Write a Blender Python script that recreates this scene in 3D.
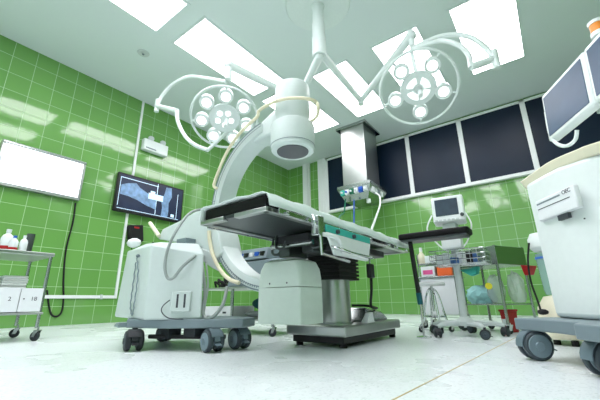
import bpy, bmesh, math, random
from mathutils import Vector, Matrix
random.seed(7)
PI = math.pi
C = bpy.context.scene.collection
for o in list(bpy.data.objects): bpy.data.objects.remove(o)

# ------------------------------------------------------------------ camera
FPX, YAW, PITCH, ROLL, HC = 332.07, -.6407, .2973, -.0135, .25
_cy, _sy, _cp, _sp, _cr, _sr = math.cos(YAW), math.sin(YAW), math.cos(PITCH), math.sin(PITCH), math.cos(ROLL), math.sin(ROLL)
FW = Vector((_sy*_cp, _cy*_cp, _sp)); R0 = Vector((_cy, -_sy, 0)); U0 = R0.cross(FW)
RT = _cr*R0 + _sr*U0; UP = -_sr*R0 + _cr*U0
cd = bpy.data.cameras.new('camera'); cam = bpy.data.objects.new('camera', cd); C.objects.link(cam)
cd.sensor_width = 36; cd.lens = FPX*36/600; cd.clip_start = .02; cd.clip_end = 60
cam.matrix_world = Matrix(((RT.x, UP.x, -FW.x, 0), (RT.y, UP.y, -FW.y, 0), (RT.z, UP.z, -FW.z, HC), (0, 0, 0, 1)))
bpy.context.scene.camera = cam
def at(x, y, ax, v):
    """the place in the room seen at a photo point, on the plane axis ax = v"""
    d = FW + (x-300)/FPX*RT - (y-200)/FPX*UP; o = Vector((0, 0, HC))
    return o + (v-o[ax])/d[ax]*d

# ------------------------------------------------------------------ world, exposure
w = bpy.data.worlds.new('world'); bpy.context.scene.world = w; w.use_nodes = True
w.node_tree.nodes['Background'].inputs[0].default_value = (.75, .9, .88, 1)
w.node_tree.nodes['Background'].inputs[1].default_value = .3
vs = bpy.context.scene.view_settings
vs.view_transform = 'Standard'; vs.look = 'None'; vs.gamma = 1; vs.use_curve_mapping = False; vs.exposure = 0.0
PANEL = 8.3        # ceiling light panels
BULB = 1.7         # surgical bulbs
SCREEN = 1.0

# ------------------------------------------------------------------ materials
def lin(c): return tuple((v/12.92 if v <= .04045 else ((v+.055)/1.055)**2.4) for v in c)
M = {}
def mat(name, rgb, rough=.5, metal=0., emit=0., spec=.5, alpha=1., trans=0., var=.04, bump=0., scale=30., coat=0., ior=1.45):
    m = bpy.data.materials.new(name); m.use_nodes = True; nt = m.node_tree; b = nt.nodes['Principled BSDF']
    c = lin(tuple(v/255 for v in rgb))
    n = nt.nodes.new('ShaderNodeTexNoise'); n.inputs['Scale'].default_value = scale; n.inputs['Detail'].default_value = 3
    tc = nt.nodes.new('ShaderNodeTexCoord'); nt.links.new(tc.outputs['Object'], n.inputs['Vector'])
    mx = nt.nodes.new('ShaderNodeMix'); mx.data_type = 'RGBA'
    mx.inputs['A'].default_value = (*[max(0, v*(1-var)) for v in c], 1); mx.inputs['B'].default_value = (*[min(1, v*(1+var)) for v in c], 1)
    nt.links.new(n.outputs['Fac'], mx.inputs['Factor']); nt.links.new(mx.outputs['Result'], b.inputs['Base Color'])
    b.inputs['Roughness'].default_value = rough; b.inputs['Metallic'].default_value = metal
    b.inputs['Specular IOR Level'].default_value = spec; b.inputs['Alpha'].default_value = alpha
    b.inputs['Transmission Weight'].default_value = trans; b.inputs['IOR'].default_value = ior; b.inputs['Coat Weight'].default_value = coat
    if emit:
        nt.links.new(mx.outputs['Result'], b.inputs['Emission Color']); b.inputs['Emission Strength'].default_value = emit
    if bump:
        bp = nt.nodes.new('ShaderNodeBump'); bp.inputs['Strength'].default_value = bump; bp.inputs['Distance'].default_value = .01
        nt.links.new(n.outputs['Fac'], bp.inputs['Height']); nt.links.new(bp.outputs['Normal'], b.inputs['Normal'])
    M[name] = m; return m
mat('ceiling_paint', (222, 233, 233), .6, var=.01, scale=2)
mat('white_trim', (236, 240, 240), .35)
mat('steel', (170, 176, 174), .24, 1., var=.08, scale=8)
mat('brushed_steel', (178, 182, 180), .3, 1., var=.1, scale=6)
mat('chrome', (200, 204, 204), .12, 1.)
mat('dark_steel', (92, 98, 98), .4, .8)
mat('white_enamel', (232, 240, 238), .3, coat=.2)
mat('lamp_white', (226, 236, 234), .35)
mat('device_white', (204, 216, 213), .38)
mat('tank_white', (212, 226, 216), .38)
mat('pale_grey', (200, 210, 208), .45)
mat('mid_grey', (120, 136, 142), .45)
mat('castor_grey', (104, 122, 130), .45)
mat('tyre_grey', (58, 70, 76), .5)
mat('hub_grey', (124, 144, 152), .4)
mat('castor_dark', (38, 44, 48), .5)
mat('black_plastic', (16, 18, 20), .4)
mat('black_rubber', (12, 13, 14), .6)
mat('black_vinyl', (9, 10, 11), .5, spec=.25, bump=.05)
mat('dark_frame', (40, 44, 46), .5)
mat('underside', (70, 76, 78), .35, .6)
mat('cream_cable', (226, 220, 190), .45)
mat('cream_plastic', (236, 232, 206), .4)
mat('grey_cable', (150, 160, 156), .5)
mat('green_cable', (18, 110, 80), .45)
mat('blue_cable', (30, 80, 160), .45)
mat('sheet', (226, 240, 236), .45, bump=.8, scale=22, var=.03)
mat('teal_cloth', (60, 178, 164), .7, bump=.2)
mat('dark_teal_cloth', (10, 84, 92), .7, bump=.3)
mat('cyan_bag', (160, 216, 216), .35, bump=.6, scale=25, var=.3)
mat('clear_bag', (226, 238, 234), .2, alpha=.5, bump=.5, scale=20)
mat('grey_cloth', (120, 132, 130), .8, bump=.4)
mat('towel', (234, 240, 236), .85, bump=.3, scale=60)
mat('red', (176, 30, 34), .5)
mat('orange', (236, 104, 44), .5)
mat('pink', (222, 90, 150), .5)
mat('yellow', (236, 226, 60), .5)
mat('blue', (36, 90, 190), .4)
mat('label_white', (232, 236, 238), .5)
mat('ink', (60, 66, 72), .6)
mat('pack_white', (222, 230, 230), .55, var=.08, scale=40)
mat('pack_blue', (70, 110, 170), .5)
mat('tray_green', (52, 104, 50), .3, .0)
mat('bottle_clear', (206, 226, 222), .15, alpha=.6)
mat('bottle_white', (226, 234, 234), .4)
mat('canister_clear', (170, 205, 205), .1, alpha=.5)
mat('canister_blue', (60, 110, 190), .4)
mat('lamp_orange', (232, 140, 50), .35, emit=.15)
mat('glass_black', (10, 30, 50), .4, spec=.3, var=.3, scale=1.2)
mat('screen_glass', (50, 74, 100), .3, spec=.5, emit=.25, var=.4, scale=4)
mat('patient_screen', (52, 66, 78), .15, emit=.25, var=.35, scale=18)
mat('grille', (92, 94, 98), .5, .3, var=.25, scale=240)
mat('panel_light', (250, 246, 252), .5, emit=PANEL, var=.0)
mat('viewer_light', (246, 250, 255), .5, emit=1.0, var=.0)
mat('bulb_light', (250, 246, 248), .4, emit=BULB, var=.35, scale=90)
mat('led_ring', (240, 244, 244), .3, emit=.9, var=0.1, scale=60)
mat('brass', (196, 176, 120), .4, .3)

def tile_mat(name, uax, u0, v0):
    m = bpy.data.materials.new(name); m.use_nodes = True; nt = m.node_tree; b = nt.nodes['Principled BSDF']
    L = nt.links.new; g = nt.nodes.new('ShaderNodeNewGeometry'); s = nt.nodes.new('ShaderNodeSeparateXYZ'); L(g.outputs['Position'], s.inputs[0])
    def mth(op, a, bb=None, c=None):
        n = nt.nodes.new('ShaderNodeMath'); n.operation = op
        for i, v in enumerate((a, bb, c)):
            if v is None: continue
            if isinstance(v, (int, float)): n.inputs[i].default_value = v
            else: L(v, n.inputs[i])
        return n.outputs[0]
    U = mth('DIVIDE', mth('SUBTRACT', s.outputs[uax], u0), .25); V = mth('DIVIDE', mth('SUBTRACT', s.outputs['Z'], v0), .244)
    fu, fv = mth('FRACT', U), mth('FRACT', V)
    du = mth('MINIMUM', fu, mth('SUBTRACT', 1., fu)); dv = mth('MINIMUM', fv, mth('SUBTRACT', 1., fv))
    d = mth('MINIMUM', du, dv)
    mk = nt.nodes.new('ShaderNodeMapRange'); mk.inputs['From Min'].default_value = .005; mk.inputs['From Max'].default_value = .014; L(d, mk.inputs['Value'])
    cx = nt.nodes.new('ShaderNodeCombineXYZ'); L(mth('FLOOR', U), cx.inputs[0]); L(mth('FLOOR', V), cx.inputs[1])
    wn = nt.nodes.new('ShaderNodeTexWhiteNoise'); wn.noise_dimensions = '2D'; L(cx.outputs[0], wn.inputs['Vector'])
    t = nt.nodes.new('ShaderNodeMix'); t.data_type = 'RGBA'; L(wn.outputs['Value'], t.inputs['Factor'])
    t.inputs['A'].default_value = (*lin((104/255, 158/255, 80/255)), 1); t.inputs['B'].default_value = (*lin((114/255, 168/255, 88/255)), 1)
    k = nt.nodes.new('ShaderNodeMix'); k.data_type = 'RGBA'; L(mk.outputs[0], k.inputs['Factor']); L(t.outputs['Result'], k.inputs['B'])
    k.inputs['A'].default_value = (*lin((176/255, 210/255, 164/255)), 1)
    L(k.outputs['Result'], b.inputs['Base Color'])
    r = nt.nodes.new('ShaderNodeMapRange'); r.inputs['To Min'].default_value = .6; r.inputs['To Max'].default_value = .07; L(mk.outputs[0], r.inputs['Value']); L(r.outputs[0], b.inputs['Roughness'])
    b.inputs['Specular IOR Level'].default_value = .7
    # every tile a little out of true, so that reflections break at the joints
    no = nt.nodes.new('ShaderNodeTexNoise'); no.inputs['Scale'].default_value = 5; L(g.outputs['Position'], no.inputs['Vector'])
    bp = nt.nodes.new('ShaderNodeBump'); bp.inputs['Strength'].default_value = .06; bp.inputs['Distance'].default_value = .02; L(no.outputs['Fac'], bp.inputs['Height'])
    bq = nt.nodes.new('ShaderNodeBump'); bq.inputs['Strength'].default_value = .3; bq.inputs['Distance'].default_value = .002; L(mk.outputs[0], bq.inputs['Height']); L(bp.outputs[0], bq.inputs['Normal'])
    L(bq.outputs[0], b.inputs['Normal']); M[name] = m
tile_mat('tiles_left', 'Y', 1.903, .2328)
tile_mat('tiles_back', 'X', -2.628, .2149)

def floor_mat():
    m = bpy.data.materials.new('terrazzo'); m.use_nodes = True; nt = m.node_tree; b = nt.nodes['Principled BSDF']; L = nt.links.new
    g = nt.nodes.new('ShaderNodeNewGeometry')
    v = nt.nodes.new('ShaderNodeTexVoronoi'); v.inputs['Scale'].default_value = 150; L(g.outputs['Position'], v.inputs['Vector'])
    r = nt.nodes.new('ShaderNodeValToRGB'); L(v.outputs['Color'], r.inputs['Fac'])
    r.color_ramp.elements[0].position = 0; r.color_ramp.elements[0].color = (*lin((.76, .80, .80)), 1)
    r.color_ramp.elements[1].position = .35; r.color_ramp.elements[1].color = (*lin((.90, .93, .935)), 1)
    n = nt.nodes.new('ShaderNodeTexNoise'); n.inputs['Scale'].default_value = 1.3; n.inputs['Detail'].default_value = 4; L(g.outputs['Position'], n.inputs['Vector'])
    q = nt.nodes.new('ShaderNodeMapRange'); q.inputs['To Min'].default_value = .16; q.inputs['To Max'].default_value = .42; L(n.outputs['Fac'], q.inputs['Value'])
    L(q.outputs[0], b.inputs['Roughness']); L(r.outputs['Color'], b.inputs['Base Color']); M['terrazzo'] = m
floor_mat()

# ------------------------------------------------------------------ builders
class MB:
    def __init__(s, X=None): s.bm = bmesh.new(); s.X = X
    def _add(s, vs, fs):
        V = [s.bm.verts.new(s.X @ Vector(v) if s.X else Vector(v)) for v in vs]
        for f in fs:
            try: s.bm.faces.new([V[i] for i in f])
            except ValueError: pass
        return s
    def box(s, a, b, rz=0, c=None):
        a, b = Vector(a), Vector(b); vs = [Vector((x, y, z)) for x in (a.x, b.x) for y in (a.y, b.y) for z in (a.z, b.z)]
        if rz:
            c = Vector(c) if c else (a+b)/2; m = Matrix.Translation(c) @ Matrix.Rotation(rz, 4, 'Z') @ Matrix.Translation(-c); vs = [m @ v for v in vs]
        return s._add(vs, [(0, 1, 3, 2), (4, 6, 7, 5), (0, 4, 5, 1), (2, 3, 7, 6), (0, 2, 6, 4), (1, 5, 7, 3)])
    def prism(s, poly, z0, z1, axis=2):
        n = len(poly)
        def P(p, h): return {2: (p[0], p[1], h), 1: (p[0], h, p[1]), 0: (h, p[0], p[1])}[axis]
        vs = [P(p, z0) for p in poly] + [P(p, z1) for p in poly]
        return s._add(vs, [tuple(range(n))[::-1], tuple(range(n, 2*n))] + [(i, (i+1) % n, n+(i+1) % n, n+i) for i in range(n)])
    def hull(s, low, high):
        n = len(low); return s._add(list(low)+list(high), [tuple(range(n))[::-1], tuple(range(n, 2*n))] + [(i, (i+1) % n, n+(i+1) % n, n+i) for i in range(n)])
    def tube(s, pts, r, n=8, caps=True, closed=False):
        pts = [Vector(p) for p in pts]; N = len(pts); rs = r if isinstance(r, (list, tuple)) else [r]*N
        vs = []; up = None
        for i, p in enumerate(pts):
            if closed: t = pts[(i+1) % N]-pts[(i-1) % N]
            else: t = pts[min(i+1, N-1)]-pts[max(i-1, 0)]
            if t.length < 1e-9: t = Vector((0, 0, 1))
            t.normalize()
            if up is None: up = Vector((0, 0, 1)) if abs(t.z) < .9 else Vector((1, 0, 0))
            sd = t.cross(up)
            if sd.length < 1e-5: sd = t.cross(Vector((0, 1, 0)))
            sd.normalize(); up = sd.cross(t)
            for k in range(n):
                a = 2*PI*k/n; vs.append(p+rs[i]*(math.cos(a)*sd+math.sin(a)*up))
        fs = []
        for i in range(N if closed else N-1):
            for k in range(n):
                a, b = i*n, ((i+1) % N)*n; fs.append((a+k, a+(k+1) % n, b+(k+1) % n, b+k))
        if caps and not closed: fs += [tuple(range(n))[::-1], tuple(range((N-1)*n, N*n))]
        return s._add(vs, fs)
    def cyl(s, p0, p1, r0, r1=None, n=20): return s.tube([p0, p1], [r0, r0 if r1 is None else r1], n)
    def lathe(s, prof, c=(0, 0, 0), n=24, ax=None):
        c = Vector(c); Q = Vector((0, 0, 1)).rotation_difference(Vector(ax)).to_matrix() if ax else Matrix.Identity(3)
        vs = [c + Q @ Vector((r*math.cos(2*PI*k/n), r*math.sin(2*PI*k/n), z)) for r, z in prof for k in range(n)]
        fs = [(i*n+k, i*n+(k+1) % n, (i+1)*n+(k+1) % n, (i+1)*n+k) for i in range(len(prof)-1) for k in range(n)]
        if prof[0][0] > 1e-6: fs.append(tuple(range(n))[::-1])
        if prof[-1][0] > 1e-6: fs.append(tuple(range((len(prof)-1)*n, len(prof)*n)))
        s._add(vs, fs); bmesh.ops.remove_doubles(s.bm, verts=s.bm.verts, dist=1e-6); return s
    def ball(s, c, r, sx=1, sy=1, sz=1, n=12):
        m = Matrix.Translation(Vector(c)) @ Matrix.Diagonal((sx*r, sy*r, sz*r, 1))
        bmesh.ops.create_icosphere(s.bm, subdivisions=2 if n < 16 else 3, radius=1, matrix=(s.X @ m) if s.X else m); return s
    def build(s, name, m, parent=None, bevel=0., seg=2, loc=None, subd=0, thick=0):
        bm = s.bm; bmesh.ops.recalc_face_normals(bm, faces=bm.faces)
        for f in bm.faces: f.smooth = True
        for e in bm.edges:
            if len(e.link_faces) == 2 and e.calc_face_angle(0) > math.radians(35): e.smooth = False
        if parent is not None: off = wm(parent).inverted()
        elif loc is not None: off = Matrix.Translation(-Vector(loc))
        else: off = None
        if off: bm.transform(off)
        me = bpy.data.meshes.new(name); bm.to_mesh(me); bm.free(); me.materials.append(M[m])
        o = bpy.data.objects.new(name, me); C.objects.link(o)
        if parent is not None: o.parent = parent
        elif loc is not None: o.location = loc
        if bevel:
            b = o.modifiers.new('bevel', 'BEVEL'); b.width = bevel; b.segments = seg; b.limit_method = 'ANGLE'; b.angle_limit = math.radians(40)
        if subd: q = o.modifiers.new('sub', 'SUBSURF'); q.levels = q.render_levels = subd
        return o
def wm(o):
    m = o.matrix_basis.copy()
    while o.parent: o = o.parent; m = o.matrix_basis @ m
    return m
def tag(o, label, cat, group=None):
    o['label'] = label; o['category'] = cat
    if group: o['group'] = group
    return o
def thing(name, label, cat, loc=(0, 0, 0), rz=0, group=None):
    o = bpy.data.objects.new(name, None); C.objects.link(o); o.location = loc; o.rotation_euler = (0, 0, rz); o.empty_display_size = .05
    return tag(o, label, cat, group)
def struct(name, mb, m, **k):
    o = mb.build(name, m, **k); o['kind'] = 'structure'; return o
def text(s, size, m, mtx, name, parent):
    """raised lettering: flat 3D letters laid on the plane of mtx (local x = reading direction, z = outwards)"""
    cu = bpy.data.curves.new('t', 'FONT'); cu.body = s; cu.size = size; cu.extrude = .0006; cu.align_x = 'CENTER'; cu.align_y = 'CENTER'
    t = bpy.data.objects.new('t', cu); C.objects.link(t); dg = bpy.context.evaluated_depsgraph_get(); dg.update()
    me = bpy.data.meshes.new_from_object(t.evaluated_get(dg)); bpy.data.objects.remove(t); bpy.data.curves.remove(cu)
    me.transform(wm(parent).inverted() @ mtx); me.materials.clear(); me.materials.append(M[m]); me.name = name
    o = bpy.data.objects.new(name, me); C.objects.link(o); o.parent = parent; return o
def frame_of(c, x, z):
    x, z = Vector(x).normalized(), Vector(z).normalized(); y = z.cross(x).normalized(); x = y.cross(z)
    return Matrix(((x.x, y.x, z.x, c[0]), (x.y, y.y, z.y, c[1]), (x.z, y.z, z.z, c[2]), (0, 0, 0, 1)))
def bez(ps, n=14):
    """smooth curve through points"""
    ps = [Vector(p) for p in ps]; out = []
    for i in range(len(ps)-1):
        p0, p1, p2, p3 = ps[max(i-1, 0)], ps[i], ps[i+1], ps[min(i+2, len(ps)-1)]
        for k in range(n):
            t = k/n; out.append(.5*((2*p1)+(p2-p0)*t+(2*p0-5*p1+4*p2-p3)*t*t+(3*p1-p0-3*p2+p3)*t**3))
    out.append(ps[-1]); return out

def castor(parent, p, r, rz=0, wdt=.02, dual=True, body='castor_grey', tyre='tyre_grey', top=None, name='castor'):
    """swivel castor standing on the floor at p: hood or fork (the part) with its wheels as sub-parts"""
    p = Vector(p); X = Matrix.Translation(p) @ Matrix.Rotation(rz, 4, 'Z'); top = top or 2.25*r
    f = MB(X)
    if dual:
        arc = [(r*1.08*math.cos(a)-.0, r+r*1.08*math.sin(a)) for a in [PI*k/10 for k in range(0, 11)]]
        poly = arc + [(-r*.6, r*.9), (r*.6, r*.9)]
        f.prism(poly, -wdt*.45, wdt*.45, axis=1)
        f.cyl((0, 0, r*1.6), (0, 0, top), r*.28, n=12)
        f.cyl((0, -wdt*1.6, r), (0, wdt*1.6, r), r*.3, n=14)
        A_ = [PI*(.12+.9*k/10) for k in range(11)]
        f.prism([(r*1.13*math.cos(a), r+r*1.13*math.sin(a)) for a in A_]+[(r*1.06*math.cos(a), r+r*1.06*math.sin(a)) for a in A_[::-1]], -wdt*.95, wdt*.95, axis=1)
        f.hull([(r*.9, -wdt*.5, r*.75), (r*1.35, -wdt*.5, r*.62), (r*1.35, wdt*.5, r*.62), (r*.9, wdt*.5, r*.75)], [(r*.9, -wdt*.5, r*.9), (r*1.35, -wdt*.5, r*.7), (r*1.35, wdt*.5, r*.7), (r*.9, wdt*.5, r*.9)])
    else:
        f.hull([(-.35*r, -wdt*.9, r*.85), (.35*r, -wdt*.9, r*.85), (.35*r, -wdt*.65, r*.85), (-.35*r, -wdt*.65, r*.85)],
               [(.0*r, -wdt*.9, r*2.15), (.9*r, -wdt*.9, r*2.15), (.9*r, -wdt*.65, r*2.15), (.0*r, -wdt*.65, r*2.15)])
        f.hull([(-.35*r, wdt*.65, r*.85), (.35*r, wdt*.65, r*.85), (.35*r, wdt*.9, r*.85), (-.35*r, wdt*.9, r*.85)],
               [(.0*r, wdt*.65, r*2.15), (.9*r, wdt*.65, r*2.15), (.9*r, wdt*.9, r*2.15), (.0*r, wdt*.9, r*2.15)])
        f.box((0, -wdt*.9, r*2.1), (.9*r, wdt*.9, r*2.25)); f.cyl((.45*r, 0, r*2.2), (.45*r, 0, max(top, r*2.5)), r*.22, n=10)
    fo = f.build(name, body, parent)
    ys = ((-1.35*wdt, -.5*wdt), (.5*wdt, 1.35*wdt)) if dual else ((-.55*wdt, .55*wdt),)
    for y0, y1 in ys:
        q = MB(X); t = (y1-y0)
        q.lathe([(r*.55, 0), (r*.6, -t*.05), (r*.9, 0), (r, t*.22), (r, t*.78), (r*.9, t), (r*.6, t*1.05), (r*.55, t), (r*.3, t*1.0), (0.0001, t)][::1], (0, y0, r), 24, (0, 1, 0))
        wh = q.build('wheel', tyre, fo)
        if dual:
            for yy_, dd in ((y0, -1), (y1, 1)): MB(X).lathe([(r*.8, 0), (r*.76, .003), (r*.35, .004), (r*.3, .008), (.0001, .008)], (0, yy_, r), 24, (0, dd, 0)).build('hub_cap', 'hub_grey' if tyre == 'tyre_grey' else 'tyre_grey', fo)
    return fo

# ------------------------------------------------------------------ room
XL, YB, ZC, XR, YF = -5.188, 6.448, 3.626, 2.9, -2.4
struct('floor', MB().box((XL-.1, YF-.1, -.08), (XR+.1, YB+.1, 0)), 'terrazzo')
struct('ceiling', MB().box((XL-.1, YF-.1, ZC), (XR+.1, YB+.1, ZC+.08)), 'ceiling_paint')
struct('wall_left', MB().box((XL-.1, YF-.1, 0), (XL, YB, ZC)), 'tiles_left')
struct('wall_back', MB().box((XL-.1, YB, 0), (XR+.1, YB+.1, ZC)), 'tiles_back')
mat('plain_wall', (220, 230, 232), .5)
struct('wall_right', MB().box((XR, YF-.1, 0), (XR+.1, YB, ZC)), 'tiles_left')
struct('wall_front', MB().box((XL, YF-.1, 0), (XR, YF, ZC)), 'plain_wall')
# thin brass joint in the terrazzo
a, b = at(395, 399, 2, 0), at(505, 343, 2, 0); d = (b-a).normalized(); a = a-d*.5; b = b+d*1.5; nn = Vector((-d.y, d.x, 0))*.0022
struct('trim_1', MB().hull([(*(p)[:2], -.001) for p in (a-nn, b-nn, b+nn, a+nn)], [(*(p)[:2], .0012) for p in (a-nn, b-nn, b+nn, a+nn)]), 'brass')
# window band on the back wall
wx = [-3.96, -3.0, -1.955, -.94, .1, 1.14, 2.18, 2.85]; z0, z1 = 2.27, 3.54
for i in range(7):
    g = struct('window_%d' % (i+1), MB().box((wx[i]-.045, YB-.05, z0-.06), (wx[i]+.035, YB+.0, z1+.045)).box((wx[i]-.045, YB-.05, z1), (wx[i+1]+.035, YB, z1+.045)), 'white_trim', bevel=.004)
    gg = MB().box((wx[i]+.02, YB-.03, z0-.02), (wx[i+1]-.03, YB-.005, z1+.02)).build('window_pane', 'glass_black', g)
struct('trim_2', MB().box((-4.25, YB-.09, z0-.06), (2.85, YB, z0+.0)), 'white_trim', bevel=.006)
struct('trim_3', MB().box((-4.21, YB-.06, z0-.03), (-3.98, YB, ZC)).box((-4.1, YB-.075, z0), (-4.07, YB-.05, ZC)), 'white_trim', bevel=.004)
struct('trim_4', MB().box((-4.67, YB-.06, 0), (-4.53, YB, ZC)).box((-4.51, YB-.06, 0), (-4.47, YB, ZC)), 'white_trim', bevel=.004)
# ceiling light panels: the seen ones, plus unseen ones added to brighten the floor
for ci, (x0, x1) in enumerate(((-3.53, -2.88), (-2.45, -1.87), (-1.45, -.84), (-.43, .23))):
    for ri, (y0, y1) in enumerate(((-1.4, .05), (.22, 1.675), (1.94, 3.46), (3.68, 5.18))):
        if ri == 2 and ci > 0: continue
        rowname = ('in the added row nearest the viewer', 'in the partly added second row', 'in the third row', 'in the far row')[ri]
        where = ('nearest the left wall', 'second from the left wall', 'third from the left wall', 'fourth from the left wall', 'fifth from the left wall')[ci]
        if ri in (0,) or (ri == 1 and ci > 0) or ci == 4: vis = False  # panels out of view, added for their light
        else: vis = True
        t = thing('ceiling_light', 'bright ceiling panel light, %s, %s' % (where, rowname), 'ceiling light', ((x0+x1)/2, (y0+y1)/2, ZC), 0, 'recessed ceiling panel lights')
        f = MB(); e = .035
        for q in (((x0-e, y0-e), (x1+e, y0)), ((x0-e, y1), (x1+e, y1+e)), ((x0-e, y0), (x0, y1)), ((x1, y0), (x1+e, y1))):
            f.box((*q[0], ZC-.008), (*q[1], ZC))
        f.build('frame', 'ceiling_paint', t, bevel=.002)
        MB().box((x0, y0, ZC-.004), (x1, y1, ZC-.0005)).build('diffuser', 'panel_light', t)
# detector in the ceiling
t = thing('smoke_detector', 'small round detector on the ceiling near the left wall', 'detector', (-4.05, 1.79, ZC))
MB().lathe([(.0001, -.02), (.03, -.02), (.035, -.012), (.07, -.012), (.08, 0)], (-4.05, 1.79, ZC)).build('housing', 'pale_grey', t)
MB().lathe([(.012, -.03), (.018, -.02)], (-4.05, 1.79, ZC)).build('sensor', 'mid_grey', t)

# ------------------------------------------------------------------ left wall: viewer, television, pipe, light, phone
LW = XL+.0
t = thing('film_viewer', 'wide lit white film viewing box on the green wall at left', 'light box', (LW+.03, 1.28, 1.93))
y0, y1, zz0, zz1 = .77, 1.71, 1.64, 2.22
MB().box((LW, y0, zz0), (LW+.07, y1, zz1)).build('housing', 'brushed_steel', t, bevel=.006)
MB().box((LW+.07, y0+.03, zz0+.035), (LW+.078, y1-.035, zz1-.045)).build('lit_panel', 'viewer_light', t)
MB().box((LW+.07, y0+.005, zz1-.04), (LW+.09, y1-.005, zz1-.015)).build('film_clip_rail', 'steel', t, bevel=.003)
cab = bez([at(75.5, 203, 0, LW+.012), at(73, 222, 0, LW+.012), at(66, 250, 0, LW+.012), at(63.5, 280, 0, LW+.012), at(63.5, 300, 0, LW+.012), at(61, 313, 0, LW+.012), at(55, 316.5, 0, LW+.012), at(50, 311, 0, LW+.012), at(47, 290, 0, LW+.012)])
MB().tube(cab, .011, 6).build('power_cable', 'black_rubber', t)
t = thing('television', 'black flat wall television showing blue bone x-ray films', 'television', (LW+.05, 2.74, 1.92))
y0, y1, zz0, zz1 = 2.16, 3.32, 1.60, 2.22; X1 = LW+.09
MB().box((LW+.03, y0, zz0), (X1, y1, zz1)).build('bezel', 'black_plastic', t, bevel=.01)
MB().box((LW+.002, 2.6, 1.8), (LW+.03, 2.9, 2.05)).build('wall_bracket', 'dark_steel', t)
mat('screen_dark', (16, 32, 58), .35, emit=.5, var=.5, scale=6)
mat('bone_image', (104, 134, 168), .3, emit=.6, var=.75, scale=14)
mat('overlay_line', (190, 214, 230), .3, emit=.9)
sc = MB().box((X1, y0+.03, zz0+.035), (X1+.004, y1-.03, zz1-.03)).build('screen', 'screen_dark', t)
def poly_on(pts, x, th=.0015): return MB().prism(pts, x, x+th, axis=0)
XS = X1+.004
poly_on([(2.22, 2.02), (2.32, 2.07), (2.45, 2.10), (2.52, 2.04), (2.66, 1.98), (2.8, 1.95), (2.82, 1.74), (2.64, 1.78), (2.5, 1.83), (2.36, 1.86), (2.22, 1.87)], XS).build('xray_image', 'bone_image', sc)
poly_on([(2.97, 2.17), (3.07, 2.18), (3.09, 2.02), (3.04, 1.9), (3.05, 1.75), (3.04, 1.65), (2.92, 1.65), (2.93, 1.8), (2.9, 1.92), (2.95, 2.05)], XS).build('xray_image', 'bone_image', sc)
lm = MB()
for (a1, a2), (b1, b2) in (((2.2, 2.14), (2.83, 2.15)), ((2.2, 1.69), (2.205, 2.14)), ((2.81, 1.66), (2.82, 2.19)), ((3.2, 1.66), (3.205, 2.1)), ((2.2, 1.645), (3.25, 1.65))):
    lm.box((XS, a1, a2), (XS+.001, max(b1, a1+.008), max(b2, a2+.008)))
lm.box((XS, 2.67, 1.90), (XS+.003, 2.93, 2.0)).box((XS, 2.7, 2.0), (XS+.003, 2.78, 2.04)).box((XS, 3.1, 1.67), (XS+.002, 3.16, 1.72))
lm.build('screen_overlay', 'overlay_line', sc)
# white conduit
t = thing('conduit', 'thin white conduit running up the green wall behind the television', 'pipe', (LW, 2.41, .34))
MB().box((LW, 2.395, .33), (LW+.025, 2.43, ZC)).build('vertical_run', 'white_trim', t, bevel=.003)
MB().box((LW, -1.6, .33), (LW+.024, 2.395, .372)).build('horizontal_run', 'white_trim', t, bevel=.003)
for y in (.2, 1.1, 2.2): MB().box((LW, y, .32), (LW+.03, y+.03, .382)).build('pipe_clip', 'pale_grey', t)
# emergency light
t = thing('emergency_light', 'white emergency light box with two small lamps on the left wall', 'emergency light', (LW+.04, 2.7, 2.85))
MB().box((LW, 2.48, 2.73), (LW+.1, 2.92, 2.93)).build('housing', 'white_enamel', t, bevel=.012)
for y in (2.6, 2.82):
    MB().lathe([(.02, 0), (.045, .02), (.048, .06), (.03, .062), (.0001, .055)], (LW+.04, y, 2.985), 16, (.8, 0, -.5)).cyl((LW+.04, y, 2.92), (LW+.05, y, 2.99), .012, n=8).build('spot_lamp', 'pale_grey', t)
MB().box((LW+.1, 2.52, 2.76), (LW+.103, 2.7, 2.78)).build('status_strip', 'mid_grey', t)
# wall telephone
t = thing('wall_telephone', 'black wall telephone with small red keys under the television', 'telephone', (LW+.03, 2.55, 1.3))
MB().prism([(2.43, 1.42), (2.66, 1.46), (2.7, 1.2), (2.48, 1.15)], LW, LW+.07, axis=0).build('body', 'black_plastic', t, bevel=.01)
MB().box((LW+.07, 2.44, 1.2), (LW+.1, 2.48, 1.42)).build('handset', 'black_rubber', t, bevel=.01)
MB().box((LW+.07, 2.52, 1.385), (LW+.074, 2.6, 1.41)).build('keypad', 'red', t)
MB().tube(bez([(LW+.08, 2.46, 1.2), (LW+.09, 2.55, 1.02), (LW+.09, 2.75, 1.05), (LW+.08, 2.85, 1.2), (LW+.08, 2.92, 1.05)]), .008, 6).build('cord', 'black_rubber', t)

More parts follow.
